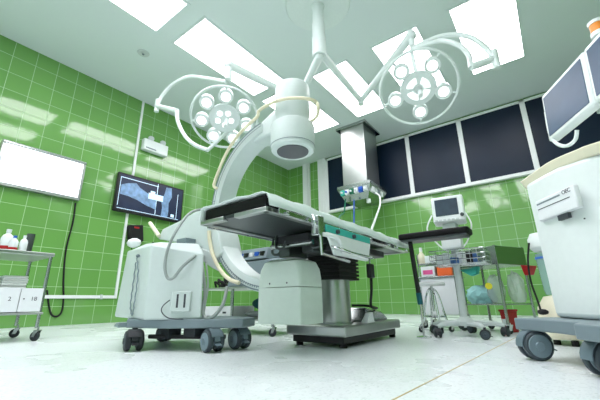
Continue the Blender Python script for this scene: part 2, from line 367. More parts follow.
# ------------------------------------------------------------------ steel trolley at the far left
t = thing('instrument_trolley', 'long stainless steel trolley with numbered white drawers against left wall', 'trolley', (-3.38, .35, 0))
x0, x1, ya, yb = -3.64, -3.12, -.55, .945
MB().box((x0, ya, .612), (x1, yb, .64)).build('top_shelf', 'brushed_steel', t, bevel=.006)
MB().box((x0, ya, .185), (x1, yb, .2)).build('bottom_shelf', 'brushed_steel', t, bevel=.004)
for x in (x0+.015, x1-.015):
    for y in (ya+.02, yb-.02):
        MB().cyl((x, y, .09), (x, y, .612), .0125, n=12).build('post', 'steel', t)
        castor(t, (x, y, 0), .034, rz=(.5 if x > -3.3 else 1.1), wdt=.022, dual=False, body='steel', tyre='castor_dark', top=.1)
for y in (yb-.02,): MB().tube([(x0+.015, y, .3), (x1-.015, y, .3)], .006).build('end_rail', 'steel', t)
ys = [-.38, -.13, .13, .4, .661, .803, .925]
ys = [.925-.142*k for k in range(8)][::-1]
for k in range(7):
    dr = MB().box((x0+.04, ys[k]+.002, .205), (x1-.004, ys[k+1]-.002, .372)).build('drawer', 'label_white', t, bevel=.003)
    yc = (ys[k]+ys[k+1])/2
    MB().box((x1-.004, ys[k]+.022, .292), (x1-.001, ys[k]+.03, .3)).build('catch', 'ink', dr)
    text({5: '2', 6: '18', 4: '1', 3: '5', 2: '4', 1: '3', 0: '6'}[k], .04, 'ink', frame_of((x1-.0035, yc+.015, .295), (0, 1, 0), (1, 0, 0)), 'number', dr)
# towels
for k in range(5):
    z = .39+.0*k
for k in range(5):
    z = .374+.019*k; dx, dy = random.uniform(-.015, .015), random.uniform(-.012, .012)
    o = MB().box((-3.46+dx, .70+dy, z), (-3.27+dx, .855+dy, z+.0185)).build('folded_towel', 'towel', bevel=.008, seg=3, loc=(-3.37, .78, z))
    tag(o, 'folded white towel in the trolley stack, %s' % ('at the bottom', 'second from the bottom', 'in the middle', 'second from the top', 'on top')[k], 'towel', 'folded towels on the trolley shelf')
# bottles on the trolley
def bottle(x, y, h, r, cap, lab, label, tall=True, cz=.640):
    t = thing('bottle', label, 'bottle', (x, y, cz), 0, 'bottles on the left trolley')
    MB().lathe([(r*.9, 0), (r, .01), (r, h*.62), (r*.75, h*.75), (r*.35, h*.82), (r*.35, h*.88), (.0001, h*.88)], (x, y, cz), 18).build('body', 'bottle_white', t)
    MB().lathe([(r*.42, h*.86), (r*.42, h), (.0001, h)], (x, y, cz), 14).build('cap', cap, t)
    if lab: MB().lathe([(r*1.01, h*.16), (r*1.015, h*.17), (r*1.015, h*.29), (r*1.01, h*.3)], (x, y, cz), 18).build('label_band', lab, t)
bottle(-3.40, .575, .175, .05, 'bottle_white', 'red', 'large white bottle with red label on the trolley, leftmost')
bottle(-3.40, .69, .19, .04, 'bottle_white', 'red', 'tall white bottle with white cap and red band in the middle of the trolley')
bottle(-3.30, .715, .13, .028, 'blue', 'red', 'small white bottle with a blue cap on the trolley')
bottle(-3.30, .775, .14, .026, 'bottle_white', None, 'short pale bottle without label at the end of the trolley')
o = MB().lathe([(.025, 0), (.028, .17), (.024, .17), (.02, .01)], (-3.38, .83, .64), 16).build('tall_beaker', 'dark_steel', loc=(-3.36, .84, .64)); tag(o, 'tall dark grey beaker behind the bottles on the trolley', 'beaker')

# ------------------------------------------------------------------ surgical lamp
LX, LY = -1.66, 2.63
t = thing('surgical_lamp', 'white double surgical lamp hanging from a round ceiling plate', 'surgical lamp', (LX, LY, ZC))
MB().lathe([(.38, 0), (.385, -.012), (.37, -.03), (.0001, -.035)], (LX, LY, ZC), 48).build('ceiling_plate', 'lamp_white', t)
MB().lathe([(.0001, 2.89), (.074, 2.89), (.078, 2.905), (.078, 3.14), (.072, 3.15), (.072, 3.34), (.066, 3.35), (.066, 3.56), (.085, 3.6), (.085, 3.6)], (LX, LY, 0), 28).build('column', 'lamp_white', t)
def arm(p, q, r0, r1, name, sq=True):
    return MB().tube([p, Vector(p).lerp(Vector(q), .5), q], [r0, (r0+r1)/2, r1], 12).ball(q, r1*1.15).ball(p, r0*1.1).build(name, 'lamp_white', t)
elR = Vector((-1.735, 3.80, 2.955)); enR = Vector((-.755, 3.04, 2.955)); shR = Vector((LX, LY, 2.96))
elL = Vector((-2.32, 3.11, 2.86)); enL = Vector((-2.60, 2.13, 2.92)); shL = Vector((LX, LY, 2.89))
arm(shR, elR, .046, .038, 'arm'); MB().cyl(elR-Vector((0, 0, .06)), elR+Vector((0, 0, .03)), .042).build('elbow', 'lamp_white', t)
arm(elR, enR, .036, .05, 'spring_arm'); MB().cyl(enR-Vector((0, 0, .14)), enR+Vector((0, 0, .06)), .03).build('swivel_joint', 'lamp_white', t)
arm(shL, elL, .046, .038, 'arm'); MB().cyl(elL-Vector((0, 0, .05)), elL+Vector((0, 0, .05)), .042).build('elbow', 'lamp_white', t)
arm(elL, enL, .044, .052, 'spring_arm'); MB().cyl(enL-Vector((0, 0, .2)), enL+Vector((0, 0, .06)), .036).build('swivel_joint', 'lamp_white', t)

def head(P, N, bulbs, R, Rb, name, spin, cores, label):
    P = Vector(P); N = Vector(N).normalized(); xx = RT - RT.dot(N)*N; X = frame_of(P, xx, N)
    h = MB(X)
    h.lathe([(.0001, -.055), (.09, -.055), (.165*R/.37, -.03), (.175*R/.37, -.005), (.168*R/.37, .008), (.0001, .012)], (0, 0, 0), 36)
    d = h.build('lamp_head', 'lamp_white', t); d['label'] = label
    r = MB(X); r.tube([(R*math.cos(a), R*math.sin(a), -.0) for a in [2*PI*k/56 for k in range(56)]], .014, 8, closed=True); r.build('outer_ring', 'lamp_white', d)
    for k in range(bulbs):
        a = spin+2*PI*k/bulbs; c = (Rb*math.cos(a), Rb*math.sin(a), 0)
        b = MB(X); b.lathe([(.0001, -.07), (.055, -.085), (.074, -.06), (.08, .012), (.07, .016), (.066, .008), (.0001, .008)], c, 24)
        b.tube([(.15*math.cos(a), .15*math.sin(a), -.02), (Rb*math.cos(a)*.97, Rb*math.sin(a)*.97, -.03)], .028, 8)
        b.tube([c[:2]+(-.02,), (R*math.cos(a), R*math.sin(a), 0)], .012, 6)
        s = b.build('bulb_pod', 'lamp_white', d)
        MB(X).lathe([(.05, .009), (.05, .014), (.0001, .02)], c, 24).build('bulb_lens', 'bulb_light', d)
    if cores == 'ring':
        for a0 in (.25, 2.0, 3.7, 5.1):
            q = MB(X); pts = [(.055*math.cos(a), .055*math.sin(a)) for a in [a0+.15*k for k in range(9)]]; pts += [(.115*math.cos(a), .115*math.sin(a)) for a in [a0+.15*k for k in range(8, -1, -1)]]
            q.prism(pts, .011, .016).build('centre_light', 'led_ring', d)
        MB(X).lathe([(.04, .01), (.035, .02), (.0001, .024)], (0, 0, 0)).build('centre_cap', 'pale_grey', d)
    else:
        for a in [spin+.4+2*PI*k/5 for k in range(5)]:
            MB(X).lathe([(.03, .012), (.03, .016), (.0001, .02)], (.075*math.cos(a), .075*math.sin(a), 0), 14).build('centre_light', 'bulb_light', d)
    MB(X).lathe([(.0001, .16), (.022, .16), (.024, .02), (.032, .012)], (0.02, -.02, 0), 14).build('sterile_handle', 'lamp_white', d)
    return X, d
NR = Vector((.16, -.62, -.77)); NL = Vector((.42, -.40, -.82))
XRm, dR = head((-.755, 3.045, 2.30), NR, 5, .375, .245, 'r', 1.22, 'ring', 'round lamp head with five bulbs and a bright split centre')
XLm, dL = head((-2.60, 2.11, 2.20), NL, 7, .36, .25, 'l', .48, 'dots', 'round lamp head with seven bulbs')
# suspension yokes: a curved bar out to a side joint and a second curved bar back to the head
def yoke(top, side0, side1, mid1, mid2, hub, parent, ring_pt=None):
    MB().tube(bez([top, *mid1, side1]), .024, 8).build('yoke_bar', 'lamp_white', parent)
    MB().tube(bez([side0, *mid2, hub]), .024, 8).build('yoke_bar', 'lamp_white', parent)
    MB().cyl(side0, side1, .034, n=12).build('side_joint', 'lamp_white', parent)
yoke(at(411, 49, 1, 3.04), at(471, 67, 1, 3.0), at(494, 59, 1, 3.1), [at(440, 36.5, 1, 3.04), at(466, 36, 1, 3.06), at(484, 46, 1, 3.08)], [at(468, 54, 1, 3.0), at(458, 45, 1, 3.0), at(440, 41, 1, 3.02)], at(413, 49.5, 1, 3.04), t)
p = at(495.5, 60, 1, 3.1); MB().cyl(p-Vector((0, 0, .09)), p+Vector((0, 0, .1)), .032).build('end_handle', 'lamp_white', t)
MB().cyl(at(411, 50, 1, 3.04), XRm @ Vector((-.0, .03, -.03)), .022, n=12).build('drop_rod', 'lamp_white', t)
yy = 2.13
yoke(at(226, 82, 1, yy), at(177, 111, 1, 2.05), at(157, 106, 1, 2.05), [at(205, 78, 1, yy), at(188, 77, 1, yy), at(172, 85, 1, 2.1), at(162, 96, 1, 2.07)], [at(178, 122, 1, 2.05), at(185, 136, 1, 2.06), at(195, 145, 1, 2.08)], at(208, 150, 1, 2.1), t)
p = at(157, 106, 1, 2.05); MB().cyl(p-Vector((0, 0, .09)), p+Vector((0, 0, .1)), .032).build('end_handle', 'lamp_white', t)
MB().cyl(at(208, 150, 1, 2.1), XLm @ Vector((.02, -.16, -.02)), .02, n=10).build('drop_rod', 'lamp_white', t)

# ------------------------------------------------------------------ ceiling pendant
px0, px1, py0, py1 = -2.97, -2.46, 5.40, 5.98
t = thing('ceiling_pendant', 'square stainless steel gas and power pendant under the ceiling', 'pendant', ((px0+px1)/2, (py0+py1)/2, ZC))
MB().box((px0, py0, 2.36), (px1, py1, ZC-.04)).build('duct', 'brushed_steel', t, bevel=.008)
MB().box((px0-.07, py0-.07, ZC-.045), (px1+.07, py1+.07, ZC)).build('ceiling_flange', 'steel', t, bevel=.004)
ob = MB().hull([(px0+.02, py0+.02, 2.06), (px1-.02, py0+.02, 2.06), (px1-.02, py1-.02, 2.06), (px0+.02, py1-.02, 2.06)], [(px0-.09, py0-.09, 2.3), (px1+.09, py0-.09, 2.3), (px1+.09, py1+.09, 2.3), (px0-.09, py1+.09, 2.3)]).box((px0-.09, py0-.09, 2.3), (px1+.09, py1+.09, 2.36)).build('outlet_box', 'steel', t, bevel=.004)
cols = ['teal_cloth', 'label_white', 'green_cable', 'label_white', 'blue', 'pale_grey']
for k in range(6):
    x = px0-.02+.095*k; y = py0-.065
    MB().box((x, y-.03, 2.17), (x+.075, y+.03, 2.27)).build('outlet', cols[k], ob, bevel=.006)
    MB().lathe([(.018, 0), (.02, .03), (.0001, .035)], (x+.037, y-.03, 2.22), 12, (0, -1, 0)).build('outlet_nozzle', ['pale_grey', 'blue', 'label_white'][k % 3], ob)
for k in range(4):
    y = py0+.02+.13*k; MB().box((px1+.03, y, 2.17), (px1+.085, y+.09, 2.27)).build('outlet', ['label_white', 'pale_grey', 'mid_grey', 'label_white'][k], ob, bevel=.006)
MB().cyl((px1-.05, py0+.1, 1.99), (px1-.05, py0+.1, 2.06), .04, n=12).build('bottom_socket', 'white_enamel', ob)
hose = MB().tube(bez([at(345.5, 199, 1, 5.3), at(344, 212, 1, 5.2), at(340, 216, 1, 4.3), at(338, 224, 1, 3.2), (-1.15, 2.05, .712)]), .014, 6).build('gas_hose', 'green_cable'); tag(hose, 'green gas hose hanging from the ceiling pendant', 'hose')
hose = MB().tube(bez([at(354, 200, 1, 5.3), at(354, 215, 1, 5.1), at(354, 226, 1, 4.2), at(354, 236, 1, 2.9), (-1.1, 2.3, .712)]), .014, 6).build('gas_hose', 'blue_cable'); tag(hose, 'blue gas hose hanging from the ceiling pendant', 'hose')
hose = MB().tube(bez([at(375.5, 193, 1, 5.4), at(379.5, 196, 1, 5.2), at(380, 205, 1, 4.8), at(375, 220, 1, 3.6), at(371, 233, 1, 2.8), (-1.17, 2.62, .712)]), .014, 6).build('power_cable', 'white_trim'); tag(hose, 'white cable curving down from the ceiling pendant to the table', 'cable')

# ------------------------------------------------------------------ operating table
t = thing('operating_table', 'steel operating table with black mattress under a pale green sheet', 'operating table', (-1.17, 2.05, 0))
bx0, bx1, by0, by1 = -1.381, -.966, 1.69, 2.5
MB().box((bx0, by0, .06), (bx1, by1, .118)).build('base', 'brushed_steel', t, bevel=.01, seg=3)
MB().box((bx0+.03, by0+.03, .02), (bx1-.03, by1-.03, .06)).build('base_skirt', 'black_plastic', t, bevel=.004)
for x in (bx0+.06, bx1-.05):
    for y in (by0+.06, by1-.05): MB().cyl((x, y, 0), (x, y, .03), .022, n=14).build('foot', 'black_rubber', t)
cc = (-1.172, 1.92)
MB().cyl((*cc, .118), (*cc, .42), .108, n=40).build('column', 'brushed_steel', t)
MB().cyl((*cc, .118), (*cc, .13), .116, n=40).build('column_collar', 'steel', t)
bl = MB(); pr = []
z = .405
for k in range(7): pr += [(-.02, z), (.0, z+.012)]; z += .024
for k in range(8):
    zz = .38+.024*k
    bl.box((cc[0]-.128, cc[1]-.128, zz), (cc[0]+.128, cc[1]+.128, zz+.014)); bl.box((cc[0]-.116, cc[1]-.116, zz+.014), (cc[0]+.116, cc[1]+.116, zz+.024))
bl.build('bellows', 'black_rubber', t)
# hump and pedals on the base
MB().hull([(-1.33, 2.08, .118), (-1.02, 2.08, .118), (-1.02, 2.44, .118), (-1.33, 2.44, .118)], [(-1.28, 2.16, .21), (-1.07, 2.16, .21), (-1.05, 2.38, .18), (-1.30, 2.38, .18)]).build('base_cover', 'steel', t, bevel=.02, seg=3)
MB().hull([(-1.03, 2.0, .118), (-.98, 2.0, .118), (-.98, 2.1, .118), (-1.03, 2.1, .118)], [(-1.02, 2.05, .175), (-.99, 2.05, .175), (-.99, 2.1, .18), (-1.02, 2.1, .18)]).build('brake_pedal', 'label_white', t, bevel=.004)
# top
tx0, tx1, ty0, ty1 = -1.37, -.925, 1.01, 2.72
tp = MB()
for (a1, a2) in ((ty0, 1.62), (1.63, 2.32), (2.33, ty1)): tp.box((tx0+.02, a1, .628), (tx1-.02, a2, .645))
tp.build('top_plate', 'underside', t, bevel=.003)
fr = MB()
for x in (tx0, tx1-.035): fr.box((x, ty0, .620), (x+.035, ty1, .644))
fr.box((tx0, ty0-.01, .620), (tx0+.17, ty0+.025, .642)).box((tx1-.2, ty0-.01, .620), (tx1, ty0+.025, .642)).box((tx0, ty1-.03, .620), (tx1, ty1, .644))
fr.build('side_frame', 'brushed_steel', t, bevel=.004)
for x in (tx0-.022, tx1+.012):
    rl = MB()
    for (a1, a2) in ((ty0+.05, 1.6), (1.66, 2.3), (2.36, ty1-.03)): rl.box((x, a1, .618), (x+.01, a2, .642))
    for y in (1.1, 1.35, 1.55, 1.7, 1.95, 2.25, 2.4, 2.6): rl.box((min(x, x+.01)-.012, y, .62), (x+.022, y+.02, .632))
    rl.build('accessory_rail', 'chrome', t, bevel=.002)
for (hx_, hy_, hz_) in ((-1.34, 1.52, .53), (-1.26, 1.46, .55), (-1.04, 1.5, .54)):
    MB().tube(bez([(hx_, hy_, .62), (hx_+.02, hy_-.03, hz_), (hx_+.06, hy_-.02, hz_-.01), (hx_+.07, hy_, hz_+.04)], 6), .008, 8).build('release_lever', 'dark_steel', t)
sp = MB().box((tx0+.1, 1.45, .565), (tx1-.1, 2.45, .612)).box((cc[0]-.15, cc[1]-.3, .53), (cc[0]+.15, cc[1]+.25, .57)).build('tilt_mechanism', 'dark_frame', t, bevel=.006)
MB().box((-1.28, 1.5, .5), (-1.2, 1.68, .59)).box((-1.15, 1.55, .52), (-1.07, 1.68, .59)).build('drive_unit', 'dark_steel', t, bevel=.006)
MB().cyl((-1.32, 1.48, .56), (-1.02, 1.48, .56), .015).build('hinge_shaft', 'steel', t)
mt = MB()
for (a1, a2) in ((ty0+.005, 1.62), (1.63, 2.32), (2.33, ty1-.01)): mt.box((tx0+.01, a1, .646), (tx1-.01, a2, .702))
mt.build('mattress', 'black_vinyl', t, bevel=.012, seg=3)
# sheet draped over the mattress: wrinkled surface with a hem over the right side
sh = MB(); nu, nv = 22, 60; vs = []; fs = []
prof = []
W = tx1-tx0
path = [(-.004, .0), (-.008, .01), (0, .056), (.02, .068)] + [(.02+(W-.04)*k/10, .068) for k in range(1, 10)] + [(W-.02, .068), (W+.002, .056), (W+.012, .03), (W+.018, -.0)]
rnd = [[random.uniform(-1, 1) for _ in range(80)] for _ in range(30)]
for j in range(nv+1):
    y = ty0-.012+(ty1-ty0+.02)*j/nv
    for i, (u, zz) in enumerate(path):
        wr = .003*math.sin(14*u/W*2+y*9)+.003*math.sin(y*27+u*24)+.0022*rnd[i][j]
        low = .003*math.sin(y*7+1)+.004*math.sin(y*17)
        vs.append((tx0+u+(wr if i in (0, 1, len(path)-1, len(path)-2) else 0), y, .642+zz+(wr if 2 <= i < len(path)-2 else 0)+(low if i in (0, len(path)-1) else 0)))
m_ = len(path)
for j in range(nv):
    for i in range(m_-1): fs.append((j*m_+i, j*m_+i+1, (j+1)*m_+i+1, (j+1)*m_+i))
sh._add(vs, fs)
o = sh.build('table_sheet', 'sheet', loc=(-1.15, 1.97, .7)); sm = o.modifiers.new('solid', 'SOLIDIFY'); sm.thickness = .003; sm.offset = 1
tag(o, 'pale green wrinkled sheet draped over the operating table mattress', 'sheet')
# side clamp with white and teal arm panel on the near rail
q = thing('padded_side_panel', 'white and teal transparent arm guard clamped on the table rail', 'arm guard', (-.87, 1.6, .6))
xs = tx1+.035
MB().box((xs, 1.40, .585), (xs+.012, 1.90, .625)).build('teal_band', 'teal_cloth', q, bevel=.003)
MB().hull([(xs+.0, 1.47, .475), (xs+.02, 1.47, .475), (xs+.02, 1.84, .475), (xs+.0, 1.84, .475)], [(xs+.0, 1.40, .586), (xs+.014, 1.40, .586), (xs+.014, 1.90, .586), (xs+.0, 1.90, .586)]).build('guard_plate', 'white_enamel', q, bevel=.004)
MB().tube(bez([(xs+.01, 1.44, .515), (xs+.055, 1.46, .5), (xs+.06, 1.6, .49), (xs+.055, 1.82, .49), (xs+.01, 1.84, .5)], 6), .008).build('lower_rod', 'chrome', q)
for y in (1.5, 1.68): MB().cyl((xs+.012, y, .60), (xs+.025, y, .60), .012, n=12).build('knob', 'ink', q)
q = thing('rail_clamp', 'steel rail clamp with bent bars under the near table edge', 'clamp', (-.88, 1.38, .6))
MB().box((tx1+.0, 1.33, .56), (tx1+.045, 1.38, .66)).build('clamp_body', 'chrome', q, bevel=.004)
MB().tube(bez([(tx1+.03, 1.30, .655), (tx1+.05, 1.285, .62), (tx1+.045, 1.29, .56)], 6), .007).build('lever', 'chrome', q)
MB().tube([(tx1+.04, 1.35, .58), (tx1+.045, 1.35, .47), (tx1+.045, 1.62, .455)], .008).build('bent_bar', 'chrome', q)
MB().tube(bez([(tx1+.04, 1.37, .57), (tx1+.07, 1.45, .56), (tx1+.07, 1.5, .52), (tx1+.04, 1.53, .49)], 6), .012).build('curved_bar', 'white_enamel', q)
# remote control hanging at the far end of the table
q = thing('hand_control', 'black hand control and cable hanging beneath the operating table', 'remote control', (-.92, 2.35, .45))
p0 = at(370, 264, 0, -.93); p1 = at(370, 278, 0, -.93)
MB().box((p0.x-.015, p0.y-.03, p1.z), (p0.x+.015, p0.y+.03, p0.z)).build('handset', 'black_plastic', q, bevel=.006)
MB().tube(bez([(p0.x, p0.y, p1.z), at(371.5, 290, 0, -.95), at(371, 306, 0, -1.0), (-1.05, 2.3, .20), (-1.15, 2.35, .215), (-1.22, 2.25, .22)]), .009, 6).build('cable', 'black_rubber', q)
MB().tube([(p0.x, p0.y, p0.z), (p0.x, p0.y, .6)], .005).build('hook', 'steel', q)

# ------------------------------------------------------------------ C-arm
t = thing('c_arm', 'white mobile x-ray C-arm machine curving around the operating table', 'x-ray machine', (-1.9, 1.3, 0))
cxx, czz, ry0, ry1 = -1.265, .845, 1.40, 1.545; ri, ro = .474, .545
A0, A1 = math.radians(100), math.radians(268)
n = 60; vs = []; fs = []
for k in range(n+1):
    a = A0+(A1-A0)*k/n; ca, sa = math.cos(a), math.sin(a)
    for (r, y) in ((ri, ry0+.004), (ri+.012, ry0), (ro-.012, ry0), (ro, ry0+.012), (ro, ry1-.012), (ro-.012, ry1), (ri+.012, ry1), (ri, ry1-.004)): vs.append((cxx+r*ca, y, czz+r*sa))
for k in range(n):
    for i in range(8): fs.append((k*8+i, k*8+(i+1) % 8, (k+1)*8+(i+1) % 8, (k+1)*8+i))
fs += [tuple(range(8)), tuple(range(n*8, n*8+8))]
b = MB(); b._add(vs, fs); ring = b.build('c_ring', 'device_white', t)
g = MB(); vs = []; fs = []
for k in range(n+1):
    a = A0+(A1-A0)*k/n; ca, sa = math.cos(a), math.sin(a)
    for (r, y) in ((ro-.014, ry0-.003), (ro-.006, ry0-.003), (ro-.006, ry0+.002), (ro-.014, ry0+.002)): vs.append((cxx+r*ca, y, czz+r*sa))
for k in range(n):
    for i in range(4): fs.append((k*4+i, k*4+(i+1) % 4, (k+1)*4+(i+1) % 4, (k+1)*4+i))
g._add(vs, fs); g.build('groove_line', 'mid_grey', ring)
rm = (ri+ro)/2
g = MB().tube([(cxx+(rm+.006)*math.cos(A0+(A1-A0)*k/n), ry0+.001, czz+(rm+.006)*math.sin(A0+(A1-A0)*k/n)) for k in range(n+1)], .003, 6); g.build('groove_line', 'mid_grey', ring)
tk = MB()
for k in range(46):
    a = math.radians(172+2.0*k); ca, sa = math.cos(a), math.sin(a); r1_, r2_ = ro-.034, ro-.02; da = .006
    tk.hull([(cxx+r*math.cos(a+e), ry0-.002, czz+r*math.sin(a+e)) for r, e in ((r1_, -da), (r2_, -da), (r2_, da), (r1_, da))], [(cxx+r*math.cos(a+e), ry0+.004, czz+r*math.sin(a+e)) for r, e in ((r1_, -da), (r2_, -da), (r2_, da), (r1_, da))])
tk.build('angle_scale', 'mid_grey', ring)
# image intensifier
ix, iy = -1.17, 1.50
it = MB().lathe([(.0001, 1.15), (.13, 1.15), (.138, 1.16), (.142, 1.30), (.136, 1.325), (.108, 1.345), (.108, 1.385), (.113, 1.40), (.113, 1.60), (.106, 1.615), (.0001, 1.62)], (ix, iy, 0), 40).build('image_intensifier', 'device_white', t)
MB().lathe([(.0001, 1.144), (.098, 1.144), (.1, 1.151), (.0001, 1.152)], (ix, iy, 0), 36).build('detector_face', 'grille', it)
MB().lathe([(.138, 1.178), (.1405, 1.178), (.1405, 1.181), (.138, 1.181)], (ix, iy, 0), 40).build('seam', 'mid_grey', it)
# carriage joining ring to intensifier
MB().hull([(ix-.32, 1.42, 1.28), (ix-.05, 1.40, 1.26), (ix-.05, 1.56, 1.26), (ix-.32, 1.54, 1.28)], [(ix-.30, 1.42, 1.36), (ix-.02, 1.42, 1.48), (ix-.02, 1.58, 1.48), (ix-.30, 1.56, 1.36)]).build('carriage', 'device_white', t, bevel=.02, seg=3)
# cream cable along the ring
pts = []
for q_ in ((318, 108), (316, 102), (306, 98.5), (292, 98), (278, 100.5), (266, 106), (259, 111), (257, 117)): pts.append(at(*q_, 1, 1.355 if q_[0] < 316 else 1.42))
cab = [at(309, 122, 1, 1.56), at(314, 119.5, 1, 1.5), at(318, 114, 1, 1.46)] + pts + [at(247, 126, 1, 1.36), at(236, 138, 1, 1.36), at(225, 156, 1, 1.36), at(216, 178, 1, 1.36), at(214, 186, 1, 1.36), at(217, 188.5, 1, 1.37)]
MB().tube(bez(cab, 8), .0105, 8).build('cream_cable', 'cream_cable', t)
cab = [at(209, 231, 1, 1.37), at(210, 243, 1, 1.37), at(214, 258, 1, 1.37), at(221, 271, 1, 1.37), at(229, 279, 1, 1.37), at(239, 283, 1, 1.37)]
MB().tube(bez(cab, 8), .0125, 8).build('cream_cable', 'cream_cable', t)
# x-ray tube housing
tz0, tz1, tzs = .14, .475, .326
def rrect(x0, y0, x1, y1, r, z, n=5):
    out = []
    for cx_, cy_, a0 in ((x1-r, y1-r, 0), (x0+r, y1-r, PI/2), (x0+r, y0+r, PI), (x1-r, y0+r, 1.5*PI)):
        for k in range(n+1): a = a0+PI/2*k/n; out.append((cx_+r*math.cos(a), cy_+r*math.sin(a), z))
    return out
hx0, hx1, hy0, hy1 = -1.338, -1.043, 1.39, 1.6
tb = MB().hull(rrect(hx0, hy0, hx1, hy1, .012, tz0), rrect(hx0, hy0, hx1, hy1, .012, tzs-.003)).build('tube_housing', 'tank_white', t)
tc = MB(); zs = [(0, tzs, .014), (0, tzs+.045, .02), (.004, tzs+.095, .026), (.018, tz1-.014, .036), (.05, tz1, .04)]
prev = None; rings = [rrect(hx0+i, hy0+i*.6, hx1-i, hy1-i*.6, r, z) for i, z, r in zs]; nr = len(rings[0]); vs = [v for r_ in rings for v in r_]
fs = [(k*nr+i, k*nr+(i+1) % nr, (k+1)*nr+(i+1) % nr, (k+1)*nr+i) for k in range(len(rings)-1) for i in range(nr)] + [tuple(range(nr))[::-1], tuple(range((len(rings)-1)*nr, len(rings)*nr))]
tc._add(vs, fs); tc.build('tube_cover', 'tank_white', t)
for x in (-1.25, -1.13): MB().lathe([(.005, 0), (.004, .002), (.0001, .002)], (x, hy0, tzs+.02), 10, (0, -1, 0)).build('screw', 'ink', tb)
# cart body
P2 = (-1.615, 1.235)
low = [(-1.845, 1.03), (-1.615, 1.235), (-2.12, 1.56), (-2.53, 1.19)]
bd = MB(); bd.hull([(*p, .165) for p in low], [(-1.865, 1.03, .585), (-1.635, 1.235, .535), (-2.1, 1.53, .60), (-2.47, 1.19, .625)])
body = bd.build('cart_body', 'device_white', t, bevel=.012, seg=3)
MB().hull([(-1.86, 1.035, .58), (-1.64, 1.24, .53), (-2.1, 1.525, .595), (-2.46, 1.195, .62)], [(-1.92, 1.12, .615), (-1.72, 1.26, .60), (-2.06, 1.45, .65), (-2.3, 1.23, .66)]).build('cart_lid', 'device_white', t, bevel=.012)
# steering handle knob at the left top
MB().ball(at(134, 243, 1, 1.2), .045, 1.4, 1, .8).build('steering_knob', 'white_enamel', t)
MB().tube([at(150, 223, 1, 1.35), at(159, 236, 1, 1.35)], .015, 8).build('handle', 'cream_plastic', t)
# horizontal support head holding the ring
pl = [at(*q_, 1, 1.34) for q_ in ((152, 238), (157, 228), (175, 219), (190, 210), (198, 207), (207, 216), (213, 233), (216, 252), (208, 262), (196, 247), (176, 243))]
sup = MB().prism([(p.x, p.z) for p in pl], 1.385, 1.57, axis=1).build('ring_carrier', 'device_white', t, bevel=.012, seg=3)
MB().cyl((-1.99, 1.44, .6), (-1.99, 1.44, .75), .05).build('lift_column', 'steel', t)
MB().prism([(p.x, p.z) for p in [at(*q_, 1, 1.38) for q_ in ((202, 248), (212, 252), (222, 272), (214, 268), (206, 262))]], 1.36, 1.39, axis=1).build('carrier_bracket', 'pale_grey', t, bevel=.004)
v = at(181, 240, 1, 1.3)
MB().box((v.x-.05, 1.30, v.z-.03), (v.x+.05, 1.38, v.z+.01)).build('vent_grille', 'mid_grey', sup)
MB().ball(at(197, 251, 1, 1.30), .012).build('lock_knob', 'ink', t)
# drawer-like socket box on the body
e1 = Vector((P2[0]-low[0][0], P2[1]-low[0][1], 0)).normalized(); nrm = Vector((e1.y, -e1.x, 0)); 
def onbody(x, y):
    d = FW + (x-300)/FPX*RT - (y-200)/FPX*UP; o = Vector((0, 0, HC)); p = Vector((*P2, 0)); return o+d*((p-o).dot(nrm)/d.dot(nrm))
c0, c1 = onbody(171, 312), onbody(192, 291)
Xs = frame_of(((c0+c1)/2), e1, nrm); wd = (Vector((c1.x, c1.y, 0))-Vector((c0.x, c0.y, 0))).length/2; hh = (c1.z-c0.z)/2
sb = MB(Xs).box((-wd, -hh, -.03), (wd, hh, .02)).build('socket_box', 'device_white', t, bevel=.006)
for sx in (-.45, .3): MB(Xs).box((wd*sx, -hh*.6, .02), (wd*(sx+.2), hh*.7, .0215)).build('socket_slot', 'ink', sb)
MB().tube(bez([onbody(171, 300)+nrm*.02, onbody(164, 306)+nrm*.02, onbody(163, 312)+nrm*.02, onbody(170, 318)+nrm*.02, onbody(184, 319)+nrm*.015]), .003, 6).build('thin_cord', 'ink', t)
# coiled cord on the left face
e2 = Vector((low[3][0]-low[0][0], low[3][1]-low[0][1], 0)).normalized(); n2 = Vector((-e2.y, e2.x, 0))
if n2.y > 0: n2 = -n2
def onleft(x, y):
    d = FW + (x-300)/FPX*RT - (y-200)/FPX*UP; o = Vector((0, 0, HC)); p = Vector((*low[0], 0)); return o+d*((p-o).dot(n2)/d.dot(n2))+n2*.012
pts = bez([onleft(139, 257), onleft(140, 275), onleft(137, 300), onleft(134.5, 315), onleft(132.5, 306), onleft(135, 285), onleft(138, 262)], 12)
pts = [p+Vector((.004*math.cos(i*1.3), 0, .004*math.sin(i*1.3))) for i, p in enumerate(pts)]
MB().tube(pts, .004, 6).build('hanging_cord', 'mid_grey', t)
MB().ball(onleft(140, 256), .012, 1.2, 1, 1).build('cord_hook', 'mid_grey', t)
# big grey loop cable from above the cart into the carrier
pts = [at(203, 209, 1, 1.36), at(190, 213, 1, 1.24), at(178, 228, 1, 1.12)] + [onbody(*q_)+nrm*.03 for q_ in ((170, 248), (166.5, 266), (169, 278), (175, 278), (184, 267))] + [at(195, 256, 1, 1.2), at(201, 252, 1, 1.33)]
MB().tube(bez(pts, 8), .0085, 8).build('loop_cable', 'grey_cable', t)
pts = [at(202, 265, 1, 1.3), at(205, 290, 1, 1.28), at(203, 310, 1, 1.26), at(206, 318, 1, 1.26), at(214, 316, 1, 1.27), at(223, 304, 1, 1.3), at(227, 287, 1, 1.35)]
MB().tube(bez(pts, 8), .010, 8).build('loop_cable', 'grey_cable', t)
MB().tube(bez([at(206, 262, 1, 1.33), at(208, 285, 1, 1.3), at(205, 305, 1, 1.27), at(203, 318, 1, 1.26)], 8), .006, 8).build('loop_cable', 'grey_cable', t)
